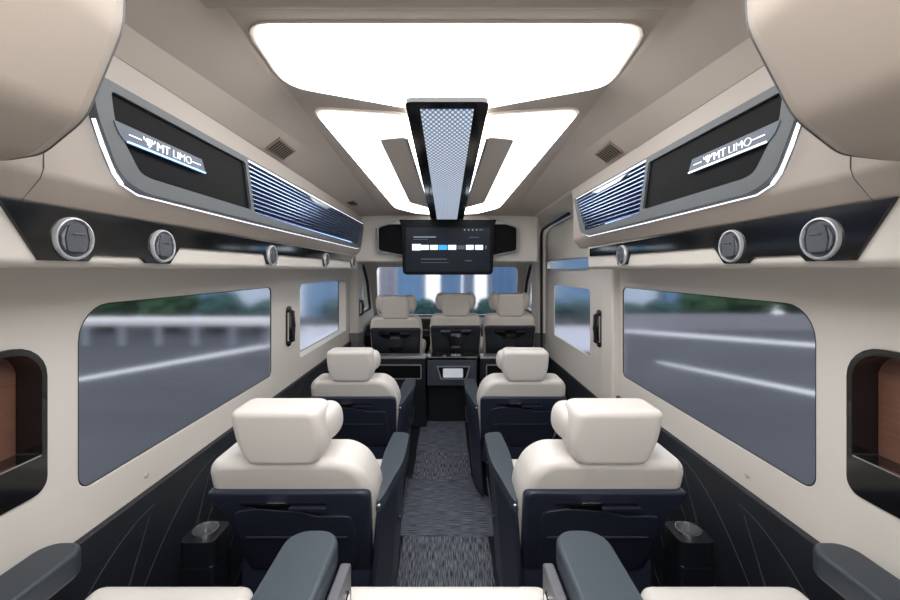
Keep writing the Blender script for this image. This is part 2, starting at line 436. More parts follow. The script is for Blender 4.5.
# cab: side walls with windows, roof, windscreen frame, dashboard
for s, nm, wn_ in ((-1, 'wall_front_left', 'window_4'), (1, 'wall_front_right', 'window_5')):
    ch = round_poly([(3.86, .86), (4.62, .86), (4.45, 1.18), (4.25, 1.34), (3.86, 1.38)], .05)
    tag(obj(nm, plate([(3.78, 0), (4.95, 0), (4.95, .92), (4.45, 1.60), (3.78, 1.60)], [ch], 'x', s*.90, s*.95), CREAM_WALL, bevel=.005), kind='structure')
    r = tag(empty(wn_, (s*.92, 4.2, .9)), kind='structure')
    obj('pane', prism(ch, 'x', s*.925, s*.929), GLASS, r, smooth=False)
    c2 = [(4.2+(a-4.2)*1.06, 1.1+(b_-1.1)*1.06) for a, b_ in ch]
    obj('window_frame', plate(c2, [ch], 'x', s*.875, s*.905), RUBBER, r)
tag(obj('ceiling_cab', prism([(-.95, 3.24), (.69, 3.24), (.69, 3.6), (.95, 3.6), (.95, 4.46), (-.95, 4.46)], 'z', CZ+.20, CZ+.24), CEIL), kind='structure')
ws_o = [(-.95, .66), (.95, .66), (.95, 1.56), (-.95, 1.56)]
ws_h = round_poly([(-.86, .745), (.86, .745), (.80, 1.335), (-.80, 1.335)], .05)
bm = plate(ws_o, [ws_h], 'y', 0, .05)
for v in bm.verts: v.co.y += 4.40+.45*(1.50-v.co.z)/.6
tag(obj('wall_front', bm, CREAM_WALL, bevel=.006), kind='structure')
r = tag(empty('window_6', (0, 4.6, .9)), kind='structure')
bm = prism(ws_h, 'y', .02, .026)
for v in bm.verts: v.co.y += 4.40+.45*(1.50-v.co.z)/.6
obj('pane', bm, GLASS, r, smooth=False)

# ---------------------------------------------------------------- outside
GZ = -0.6
bm = bmesh.new(); vs = [bm.verts.new(p) for p in ((-120, -60, GZ), (120, -60, GZ), (120, 16.0, GZ), (-120, 16.0, GZ))]; bm.faces.new(vs)
tag(obj('ground', bm, ASPHALT, smooth=False), kind='structure')
SKYSHEET = mat('pale_sky_sheet', srgb(238, 240, 244), 0.35, bump=0.1, scale=0.6)
bm = bmesh.new(); bm.faces.new([bm.verts.new(p) for p in ((-400, 15.9, -5.0), (400, 15.9, -5.0), (400, 480, -5.0), (-400, 480, -5.0))])  # added pale sheet standing in for bright sky below the horizon
tag(obj('sky_sheet', bm, SKYSHEET, smooth=False), kind='structure')
tag(obj('ground_embankment', bx(-120, 120, 15.8, 16.0, -5.0, GZ), CONC), kind='structure')
def flat(name, pts, m, z):
    bm = bmesh.new(); prism([(x, y) for x, y in pts], 'z', GZ, GZ+z, bm)
    return tag(obj(name, bm, m, smooth=False), kind='structure')
flat('ground_ahead', [(-3.9, 9.3), (4.0, 9.3), (4.9, 13.6), (-5.0, 13.6)], PALE, .012)  # paler stretch of ground ahead
def stripe(x0, y0, x1, y1, w0, w1):
    flat('road_line', [(x0, y0-w0/2), (x1, y1-w1/2), (x1, y1+w1/2), (x0, y0+w0/2)], LINE, .010)
stripe(-6.6, 6.55, -3.95, 10.9, .42, .9)
stripe(5.0, 12.9, 9.6, 9.85, .9, .75)
stripe(4.35, 8.2, 6.4, 4.9, .30, .6)

# white guardrail on posts beyond the wide left-hand window
g = thing('guardrail', 'white road guardrail on grey posts seen through the big window opposite the sliding door', 'guardrail', (-9, 10, GZ))
obj('rail', prism([(9.97, -.09), (10.03, -.07), (10.0, .02), (10.03, .09), (9.97, .135), (9.93, .02)], 'x', -15, -4.0), RAILM, g)
for i in range(12):
    x = -14.6+i*.92
    obj('post', bx(x-.05, x+.05, 10.0, 10.1, GZ, -.03), POSTM, g)
# low concrete wall outside the sliding door side
w = tag(obj('concrete_wall', prism([(12.6, GZ), (12.95, GZ), (12.85, -.11), (12.7, -.11)], 'x', 5.0, 18), CONC), 'low grey concrete wall at the road edge beyond the big window behind the sliding door', 'wall')

def bush(name, x, y, z0, w, h, d, m, label, cat, group, n=260, trunk=False):
    w *= .84
    root = thing(name, label, cat, (x, y, z0), group)
    bm = bmesh.new(); rnd = random.Random(int(x*97+y*13))
    base = .0 if not trunk else h*.25
    for i in range(n):
        a, b_ = rnd.uniform(0, 2*PI), rnd.uniform(-1, 1)
        rr = math.sqrt(max(0, 1-b_*b_)); k = rnd.uniform(.72, 1.0)
        c = (x+w/2*rr*math.cos(a)*k, y+d/2*rr*math.sin(a)*k, z0+base+(h-base)*(.5+.46*b_*k))
        s = rnd.uniform(.10, .2)*min(w, h)*.8
        sell(c, (s, s, s*.75), 1, 1, 7, 5, bm)
    sell((x, y, z0+base+(h-base)*.5), (w*.42, d*.42, (h-base)*.44), 1, 1, 16, 10, bm)
    obj('foliage', bm, m, root)
    obj('trunk', tube([(x, y, z0), (x, y, z0+h*.4)], .06, 8), BARK, root)
    return root
treeL = [(-12.6, 1.75, 2.6, LEAF), (-10.6, 1.75, 2.3, LEAF), (-8.7, 1.6, 1.75, LEAF), (-7.05, 1.3, 1.2, LEAF2), (-5.65, 1.15, .95, LEAF2)]
for i, (x, w_, h_, m) in enumerate(treeL):
    bush('tree' if h_ > 1.5 else 'bush', x, 12.6, GZ, w_, h_, 1.6, m,
         ['tall green tree farthest back along the guardrail', 'broad green tree second along behind the white guardrail', 'green tree with sloping top behind the guardrail',
          'teal green bush behind the guardrail below the city buildings', 'lowest teal bush behind the front end of the white guardrail'][i],
         'tree' if h_ > 1.5 else 'bush', 'greenery behind the white guardrail')
treeR = [(6.4, 1.0, .75, LEAF2), (7.55, 1.0, .85, LEAF2), (8.95, 1.45, 1.5, LEAF), (10.65, 1.7, 2.0, LEAF), (12.6, 1.8, 2.4, LEAF)]
for i, (x, w_, h_, m) in enumerate(treeR):
    bush('tree' if h_ > 1.4 else 'bush', x, 14.1, GZ, w_, h_, 1.6, m,
         ['low dark bush behind the concrete wall, under the blue buildings', 'dark bush behind the concrete wall beside the green trees', 'smaller green tree behind the concrete wall next to the bushes',
          'middle one of three green trees behind the concrete wall', 'tallest green tree behind the grey concrete wall'][i],
         'tree' if h_ > 1.4 else 'bush', 'greenery behind the concrete wall')
for i, (x, h_) in enumerate(((9.9, 1.5), (11.75, 1.9), (13.9, 2.2))):
    bush('tree', x, 15.3, GZ, 1.6, h_, .9, LEAF, ['shorter green tree in the second line behind the concrete wall', 'green tree filling the gap behind the concrete wall', 'outermost green tree in the second line behind the concrete wall'][i], 'tree', 'greenery behind the concrete wall')
hx = [-4.0, -2.9, -1.8, -.7, .4, 1.5, 2.6, 3.7, 4.8]
hl = ['low dark hedge bush seen through the small side window opposite the sliding door', None, None, None, None, None, None, 'low dark hedge bush ahead, seen through the sliding door window', None]
for i, x in enumerate(hx):
    bush('hedge_bush', x, 14.4, GZ, 1.16, .88, .9, LEAF2, hl[i] or 'dark teal hedge bush across the road ahead beyond the windscreen', 'bush', 'hedge bushes across the road ahead', n=120)

def tower(x, y, w, h, d, m, label, cat='building', GZ=-5.0):
    h += 4.4
    root = thing('office_tower' if h > 13.4 else 'city_building', label, cat, (x, y, GZ), 'city buildings outside')
    obj('facade', bx(x-w/2, x+w/2, y, y+d, GZ, GZ+h), m, root, smooth=False)
    obj('parapet', bx(x-w/2-.1, x+w/2+.1, y-.1, y+d+.1, GZ+h, GZ+h+.4), FAC_P, root, smooth=False)
    obj('podium', bx(x-w/2-.4, x+w/2+.4, y-.4, y, GZ, GZ+1.2), CONC, root, smooth=False)
tower(-3.7, 40, 2.6, 16, 5, FAC_B, 'blue office tower behind the seat opposite the sliding door, through the windscreen')
tower(-6.6, 44, 1.8, 18, 5, FAC_V, 'narrow violet grey tower at the edge of the windscreen')
tower(.4, 42, 2.2, 13, 5, FAC_B, 'blue tower seen just above the middle cab headrest')
tower(2.7, 49, 1.3, 15, 5, FAC_P, 'slim pale tower between the two blue towers ahead')
tower(5.9, 40, 2.8, 20, 5, FAC_D, 'deep blue tower above the cab headrest on the sliding door side')
tower(13.4, 40, 5.0, 9.5, 6, FAC_B, 'broad blue building seen through the sliding door window')
tower(20.0, 42, 4.2, 12, 6, FAC_P, 'pale building at the front edge of the big window behind the sliding door')
tower(25.2, 42, 4.2, 10.5, 6, FAC_B, 'blue building in the middle of the big window behind the sliding door')
tower(30.0, 44, 3.6, 11, 6, FAC_D, 'dark blue building beside the green trees and concrete wall')
tower(-12.5, 42, 6.0, 6.5, 6, FAC_B, 'low blue building seen through the small window opposite the sliding door')
tower(-21.8, 44, 3.6, 7.5, 6, FAC_P, 'pale building behind the front end of the guardrail')
tower(-26.5, 44, 5.0, 6.0, 6, FAC_B, 'low blue building behind the bushes and guardrail')

# ---------------------------------------------------------------- ceiling lights
def ceil_poly(pts, z_off, thick, bm=None):
    """polygon (x, y) that follows the slope of the headliner"""
    bm = bm or bmesh.new()
    A = [bm.verts.new((x, y, zc(y)+z_off)) for x, y in pts]; B = [bm.verts.new((x, y, zc(y)+z_off+thick)) for x, y in pts]
    n = len(pts); bm.faces.new(A); bm.faces.new(B[::-1])
    for i in range(n): bm.faces.new((A[i], A[(i+1) % n], B[(i+1) % n], B[i]))
    return bm
def mirror_pts(h): return h+[(-x, y) for x, y in reversed(h) if abs(x) > 1e-6]
def scale_pts(p, k):
    cx = sum(a for a, b in p)/len(p); cy = sum(b for a, b in p)/len(p)
    return [(cx+(a-cx)*k, cy+(b-cy)*k) for a, b in p]
p1 = mirror_pts([(0, .91), (-.455, .91), (-.470, 1.165), (-.13, 1.30), (0, 1.30)])
p1 = round_poly(p1, [0, .06, .07, .05, 0, 0, .05, .07, .06][:len(p1)])
t = thing('ceiling_light', 'wide glowing white trapezoid ceiling light panel, the largest one overhead', 'ceiling light', (0, 1.1, zc(1.1)))
obj('diffuser', ceil_poly(p1, -.012, .02), PANEL, t, smooth=False)
obj('rim', ceil_poly(scale_pts(p1, 1.025), -.006, .01), CREAM_INS, t, smooth=False)
p2 = mirror_pts([(0, 1.45), (-.15, 1.365), (-.440, 1.325), (-.358, 2.74), (-.22, 2.93), (0, 2.97)])
p2 = round_poly(p2, .05)
t = thing('ceiling_light', 'white glowing U shaped ceiling light around the perforated centre lamp', 'ceiling light', (0, 2.2, zc(2.2)))
obj('diffuser', ceil_poly(p2, -.012, .02), PANEL, t, smooth=False)
obj('rim', ceil_poly(scale_pts(p2, 1.02), -.006, .01), CREAM_INS, t, smooth=False)
p3 = round_poly([(-.36, -.62), (.36, -.62), (.36, .55), (-.36, .55)], .06)  # added fill panel, out of view, to brighten the seat backs
t = thing('ceiling_light', 'white fill light panel added over the rear row, out of view', 'ceiling light', (0, 0, zc(0)))
obj('diffuser', ceil_poly(p3, -.012, .02), FILL_REAR, t, smooth=False)
obj('rim', ceil_poly(scale_pts(p3, 1.03), -.006, .01), CREAM_INS, t, smooth=False)
for s, nm in ((-1, 'opposite the sliding door'), (1, 'on the sliding door side')):
    pts = round_poly([(s*.255, 1.515), (s*.155, 1.49), (s*.125, 2.66), (s*.235, 2.52)], .02)
    t = thing('ceiling_insert', f'beige slanted insert beside the perforated centre lamp, {nm}', 'ceiling panel', (s*.2, 2, zc(2)-.03), 'beige inserts in the ceiling light')
    obj('insert_panel', ceil_poly(pts, -.030, .022), CREAM_INS, t, smooth=False)
    e = [(s*.156, 1.495), (s*.146, 1.492), (s*.117, 2.655), (s*.127, 2.655)]
    obj('bright_edge', ceil_poly(e, -.034, .02), SATIN, t, smooth=False)
t = thing('centre_lamp', 'black glossy tapering ceiling lamp with perforated blue-white glowing centre', 'ceiling light', (0, 2.1, zc(2.1)-.06))
pf = round_poly([(-.127, 1.19), (.127, 1.19), (.122, 2.98), (-.122, 2.98)], [.025, .025, .005, .005])
bm = ceil_poly(pf, -.046, .016); obj('lamp_frame', bm, GLOSS, t, bevel=.006)
pin = [(-.0825, 1.235), (.0825, 1.235), (.074, 2.95), (-.074, 2.95)]
obj('perforated_diffuser', ceil_poly(pin, -.050, .008), DOTS, t, smooth=False)
obj('backlight_rim', ceil_poly(scale_pts(pf, 1.03), -.012, .008), PANEL, t, smooth=False)

for i, (x, y, lab) in enumerate(((-.612, 1.48, 'small slotted ceiling vent above the grille opposite the sliding door, nearer the bins'), (-.60, 2.55, 'tiny slotted ceiling vent opposite the sliding door, nearer the screen'),
                  (.612, 1.52, 'small slotted ceiling vent above the grille on the sliding door side'))):
    s = 1 if x > 0 else -1; ax = abs(x)
    zz = CZ + L2z(y)+(.42-L2z(y))*(ax-L2x(y))/(.65-L2x(y)) - .002
    t = thing('ceiling_vent', lab, 'vent', (x, y, zz), 'slotted ceiling vents')
    sl = -s*(L2z(y)-.42)/(.65-L2x(y))
    def sheared(bm):
        for v in bm.verts: v.co.z += (v.co.x-x)*sl
        return bm
    obj('vent_plate', sheared(bx(x-.026, x+.026, y-.075, y+.075, zz-.003, zz+.004)), GRASSY, t)
    for k in range(8):
        yy = y-.06+k*.017
        obj('slot', sheared(bx(x-.020, x+.020, yy-.004, yy+.004, zz-.0045, zz-.002)), RUBBER, t)

# ---------------------------------------------------------------- overhead air panels with badge and grille
def air_panel(s, y_end, lab):
    X = .66
    t = thing('overhead_air_unit', lab, 'air panel', (s*X, 1.5, CZ+.16), 'overhead air panels')
    P = lambda d: s*(X-d)
    ye = y_end
    outline = round_poly([(.72, .362), (.735, .285), (.785, .185), (.845, .163), (ye-.08, .160), (ye, .185), (ye+.10, .362)], [.01, .02, .04, .04, .03, .02, .01])
    outline = [(y, CZ+z) for y, z in outline]
    blackh = round_poly([(.765, .343), (.775, .283), (.838, .203), (.87, .198), (1.315, .198), (1.275, .343)], [.01, .02, .03, .01, .012, .012])
    blackh = [(y, CZ+z) for y, z in blackh]
    gr = [(1.292, CZ+.352), (1.338, CZ+.190), (ye-.07, CZ+.184), (ye+.06, CZ+.350)]
    obj('frame', plate(outline, [blackh, gr], 'x', P(0), P(.018)), FRAME, t, bevel=.003, seg=2)
    obj('black_panel', prism(blackh, 'x', P(-.004), P(.010)), MATTE, t, smooth=False)
    gb = obj('grille', prism(gr, 'x', P(-.01), P(.002)), GRILLBACK, t, smooth=False)
    n = 11
    for k in range(n):
        z = .196+(.340-.196)*k/(n-1); f = (z-.184)/(.352-.184)
        ya = 1.336-.046*f; yb = ye-.068+.128*f
        obj('slat', prism([(P(.003), CZ+z-.0015), (P(.017), CZ+z-.0045), (P(.017), CZ+z-.001), (P(.003), CZ+z+.002)], 'y', ya, yb), SLAT, gb, smooth=False)
    # light strips: along the lower edge and round the rear corner, and along the top of the grille
    path = [(.738, .28), (.757, .236), (.783, .19), (.802, .172), (.845, .158), (1.3, .155), (ye-.09, .155), (ye-.01, .175)]
    obj('light_strip', tube([(P(.008), y, CZ+z) for y, z in path[:4]], .0036, 8), GLOW, t)
    obj('light_strip', tube([(P(.006), y, CZ+z) for y, z in path[3:]], .0016, 8), GLOW, t)
    obj('light_strip', tube([(P(.016), y, CZ+z) for y, z in ((1.29, .354), (ye+.06, .353))], .003, 6), GLOW, t)
    # scanning vane handle
    ym = .5*(1.30+ye)-.10 if s < 0 else 1.62
    obj('vane_handle', prism([(ym-.22, CZ+.345), (ym+.16, CZ+.345), (ym+.08, CZ+.325), (ym-.14, CZ+.327)], 'x', P(.004), P(.022)), SATIN, t, bevel=.003)
    obj('glow_strip', bx(*sorted((P(.004), P(.016))), 1.36, ye-.3, CZ+.186, CZ+.190), GLOWB, t, smooth=False)
    # badge plate with lettering
    bp = round_poly([(.768, .289), (1.045, .289), (1.062, .256), (.795, .256), (.780, .268)], .004)
    bd = obj('badge', prism([(y, CZ+z) for y, z in bp], 'x', P(0), P(.020)), BADGE, t, bevel=.002)
    obj('underglow', tube([(P(.021), y, CZ+.2565) for y in (.80, 1.058)], .0022, 6), GLOW if s > 0 else GLOWB, bd)
    xf = P(.0212)
    def put(bm, y_start, width, z0, height):
        xs = [v.co.x for v in bm.verts]; ysv = [v.co.y for v in bm.verts]
        a0, a1, b0, b1 = min(xs), max(xs), min(ysv), max(ysv)
        for v in bm.verts:
            u = (v.co.x-a0)/(a1-a0); w_ = (v.co.y-b0)/(b1-b0); e = v.co.z
            # letters run forward on one side and rearward on the other so that both read correctly from the aisle
            y = y_start+u*width if s < 0 else y_start-u*width
            v.co = Vector((xf-s*e, y, CZ+z0+w_*height))
        return bm
    if s < 0: q = dict(d1=(.803, .836), lg=.841, mt=.882, li=.934, d2=(1.004, 1.036))
    else: q = dict(d1=(1.036, 1.004), lg=.998, mt=.957, li=.906, d2=(.836, .803))
    obj('lettering', put(text_bm('MT', .02, -.0002), q['mt'], .040, .2635, .0175), TEXTGLOW, bd, smooth=False)
    bm = text_bm('LIMO', .02, -.0006); obj('lettering', put(bm, q['li'], .066, .2640, .0165), TEXTGLOW, bd, smooth=False)
    for d in (q['d1'], q['d2']):
        y0_, y1_ = sorted(d); obj('dash', bx(*sorted((xf, xf-s*.001)), y0_, y1_, CZ+.2708, CZ+.2728), TEXTGLOW, bd, smooth=False)
    # winged emblem in front of the words
    em = bmesh.new()
    def stroke(p, q, w0, w1):
        p, q = Vector(p), Vector(q); n_ = Vector((-(q-p).y, (q-p).x)).normalized()
        em.faces.new([em.verts.new((c_.x, c_.y, 0)) for c_ in (p+n_*w0, p-n_*w0, q-n_*w1, q+n_*w1)])
    stroke((0, -1), (0, .55), .10, .13); stroke((-.22, .62), (.22, .62), .10, .10)
    for sx in (-1, 1):
        stroke((sx*.10, -.35), (sx*.48, .10), .10, .12); stroke((sx*.42, -.02), (sx*.42, .70), .09, .11)
        stroke((sx*.48, .10), (sx*.88, .35), .10, .10); stroke((sx*.80, .25), (sx*.98, .80), .10, .06); stroke((sx*.18, -.62), (sx*.42, -.40), .08, .04)
    obj('emblem', put(em, q['lg'], .036, .262, .020), TEXTGLOW, bd, smooth=False)
air_panel(-1, 3.0, 'long overhead air panel with glowing MT LIMO badge, opposite the sliding door')
air_panel(1, 1.93, 'shorter overhead air panel with glowing MT LIMO badge, beside the sliding door')

# gloss black strips carrying the round vents
def strip(name, s, vents, yend, lab):
    top = [(.618, .114), (1.2, .112), (yend, .104)]
    low = [(.682, .0165), (.776, .0165), (.788, .029), (.905, .029), (.925, .0155), (1.005, .0155), (1.043, .058)]
    for vy in vents[2:]:
        low += [(vy-.062, .060), (vy-.040, .022), (vy+.045, .022), (vy+.065, .062)]
    low += [(yend, .066)]
    pts = [(y, CZ+z) for y, z in top+low[::-1]]
    o = tag(obj(name, prism(pts, 'x', s*.704, s*.694), GLOSS, bevel=.0015, seg=1), lab, 'trim strip', 'gloss black vent strips')
    return o
VL = (.742, .975, 1.585, 2.30, 2.95); VR = (.742, .975, 1.585)
strip('vent_strip', -1, VL, 3.05, 'long gloss black strip holding five round vents, opposite the sliding door')
strip('vent_strip', 1, VR, 1.95, 'shorter gloss black strip holding three round vents, beside the sliding door')
ordn = ['beside the overhead bin', 'second from the overhead bin', 'in the middle of the strip', 'second from the screen', 'beside the screen']
def round_vent(s, y, lab):
    z = CZ+.058; r = .039
    t = thing('air_vent', lab, 'vent', (s*.69, y, z), 'round air vents')
    X = lambda d: -s*d
    c = (s*.694, y, z)
    obj('ring', lathe([(r-.007, X(0)), (r+.001, X(0)), (r+.001, X(.003)), (r-.001, X(.007)), (r-.003, X(.0075)), (r-.005, X(.004)), (r-.005, X(0))], c, 'x', 40), RING, t)
    obj('dial', lathe([(r-.005, X(0)), (r-.005, X(.003)), (r-.010, X(.0045)), (.001, X(.005))], c, 'x', 36), DIALD, t)
    pts = [(y+a, z+b_) for a, b_ in round_poly([(-.019, -.025), (.019, -.025), (.023, 0), (.016, .026), (-.016, .026), (-.023, 0)], .007)]
    obj('shutter', prism(pts, 'x', s*.694-s*.006, s*.694-s*.010), DIALG, t, bevel=.001, seg=1)
    for sg in (-1, 1):
        obj('side_accent', prism([(y+sg*.022, z-.022), (y+sg*.029, z-.012), (y+sg*.0305, z+.004), (y+sg*.020, z+.023), (y+sg*.0255, z)], 'x', s*.694-s*.005, s*.694-s*.009), SATIN, t, smooth=False)
    obj('thumb_bar', bx(*sorted((s*.684, s*.681)), y-.011, y+.011, z+.008, z+.0095), SATIN, t, smooth=False)
for i, y in enumerate(VL): round_vent(-1, y, f'round silver-ringed air vent {ordn[i]}, opposite the sliding door')
for i, y in enumerate(VR): round_vent(1, y, f'round silver-ringed air vent {["beside the overhead bin", "in the middle of the three", "beside the sliding door"][i]}, on the sliding door side')

# overhead bins in the upper corners
for s, off, lab in ((-1, .030, 'beige rounded overhead bin opposite the sliding door, cut by the picture edge'), (1, -.004, 'beige rounded overhead bin on the sliding door side, cut by the picture edge')):
    t = thing('overhead_bin', lab, 'bin', (s*.6, 0, CZ+.14), 'overhead bins')
    pr = round_poly([(.395+off, .56), (.405+off, .325), (.470+off*.6, .197), (.535+off*.5, .146), (.60, .138), (.80, .138), (.80, .56)], [0, .02, .02, .015, .01, .02, 0])
    bm = bmesh.new(); rows = []
    for y, k in ((Y0, 1.0), (.30, 1.0), (.48, 1.0), (.53, .988), (.552, .965)):
        rows.append([bm.verts.new((s*(.80+(x-.80)*k), y, CZ+.56+(z-.56)*k)) for x, z in pr])
    n = len(pr)
    for a, b_ in zip(rows, rows[1:]):
        for i in range(n): bm.faces.new((a[i], a[(i+1) % n], b_[(i+1) % n], b_[i]))
    bm.faces.new(rows[0]); bm.faces.new(rows[-1][::-1])
    obj('bin_body', bm, BIN, t, ang=14)
    # padded lid on the sloping lower face
    lid = []
    for (y, u) in round_poly([(-.5, .0), (.40, .0), (.43, .5), (.36, 1.0), (-.5, 1.0)], [0, .05, .06, .06, 0]):
        x = .472+off*.6+(.062-off*.1)*u; z = .193-.047*u
        lid.append((y, x, z))
    bm = bmesh.new()
    A = [bm.verts.new((s*(x+.01), y, CZ+z+.01)) for y, x, z in lid]; B = [bm.verts.new((s*(x-.009), y, CZ+z-.012)) for y, x, z in lid]
    bm.faces.new(A); bm.faces.new(B[::-1])
    for i in range(len(A)): bm.faces.new((A[i], A[(i+1) % len(A)], B[(i+1) % len(A)], B[i]))
    obj('lid', bm, BIN, t, bevel=.008)
    obj('edge_piping', tube([(s*(.80+(x-.80)*.966), .553, CZ+.56+(z-.56)*.966) for x, z in pr[:-2]], .0012, 6), GREYP, t)

# niches with walnut panels near the rear
for s, lab in ((-1, 'black framed wall niche with walnut panel, opposite the sliding door'), (1, 'black framed wall niche with walnut panel, on the sliding door side')):
    t = thing('wall_niche', lab, 'niche', (s*.9, .65, .83), 'walnut niches')
    ho = niche_hole(); cx, cy = .633, .9825
    hi = rrect(.42, .856, .905, 1.128, (.004, .004, .06, .02))
    obj('niche_frame', plate([(cx+(a-cx)*1.008, cy+(b_-cy)*1.01) for a, b_ in ho], [hi], 'x', s*(WX-.004), s*(WX+.065)), GLOSS, t, bevel=.003)
    obj('walnut_panel', prism(rrect(.42, .855, .90, 1.13, .004), 'x', s*(WX+.052), s*(WX+.062)), WOOD, t, smooth=False)
    obj('chrome_edge', bx(*sorted((s*(WX-.006), s*(WX+.002))), .42, .852, .9035, .9065), CHROME, t)

# ---------------------------------------------------------------- screen on the header
t = thing('television', 'wide black screen with a lit row of app tiles, hanging from the header', 'screen', (0, 2.98, CZ-.035))
sx0, sx1 = -.325, .338; TY = 2.945
tvp = round_poly([(sx0-.03, .372), (sx1+.03, .372), (sx1+.012, .33), (sx1, -.035), (sx0, -.035), (sx0-.012, .33)], [.01, .01, .02, .035, .035, .02])
obj('bezel', prism([(x, CZ+z) for x, z in tvp], 'y', TY, TY+.055), MATTE, t, bevel=.006)
scr = obj('screen_panel', bx(sx0+.022, sx1-.022, TY-.002, TY+.01, CZ-.012, CZ+.312), SCREEN, t, smooth=False)
def px_rect(x0, x1, y0, y1, m, name='tile'):
    k = TY/400
    obj(name, bx((x0-447)*k, (x1-447)*k, TY-.0045, TY-.0015, CZ+(270-y1)*k, CZ+(270-y0)*k), m, scr, smooth=False)
px_rect(412.2, 420.9, 244.0, 250.4, UIW); px_rect(421.2, 428.8, 245.0, 249.8, UIW); px_rect(430, 438, 245, 249.8, UIW); px_rect(438.8, 447, 245, 249.8, UIB)
px_rect(448, 456.2, 245, 249.8, UIW); px_rect(457.4, 464.6, 245.4, 249.4, UID); px_rect(466, 473.6, 245, 249.8, UIW); px_rect(475, 483, 245, 249.8, UIW)
px_rect(485.5, 486.5, 245.5, 249, UIG)
px_rect(413.5, 436, 236.4, 237.6, UIG, 'caption'); px_rect(413.5, 428, 239.0, 239.6, UID, 'caption'); px_rect(421, 447, 258.6, 259.6, UID, 'caption'); px_rect(421, 449, 262.2, 262.8, UID, 'caption')
px_rect(465, 472, 260.2, 261.2, UID, 'caption'); px_rect(469, 479, 237, 237.6, UID, 'caption')
for x in (464, 468, 472, 476): px_rect(x, x+1.3, 229.2, 230.6, UIG, 'status_icon')
px_rect(479, 483, 229.4, 230.2, UID, 'caption')
t = thing('screen_housing', 'black winged housing with mesh speakers behind the screen', 'housing', (0, 3.05, CZ+.10))
for s in (-1, 1):
    k = 3.03/400; off = 0.5*k
    w_ = round_poly([(s*.30, .395), (s*.41, .372), (s*.535, .325), (s*.532, .140), (s*.34, .105), (s*.30, .105)], [0, .01, .02, .02, .01, 0])
    fr = obj('speaker_wing', prism([(x+off, CZ+z) for x, z in w_], 'y', 3.02, 3.07), SILVER, t, bevel=.006)
    w2 = round_poly([(s*.30, .345), (s*.44, .345), (s*.520, .318), (s*.518, .148), (s*.34, .114), (s*.30, .114)], [0, .01, .02, .02, .01, 0])
    obj('speaker_mesh', prism([(x+off, CZ+z) for x, z in w2], 'y', 3.014, 3.024), MATTE, fr, smooth=False)

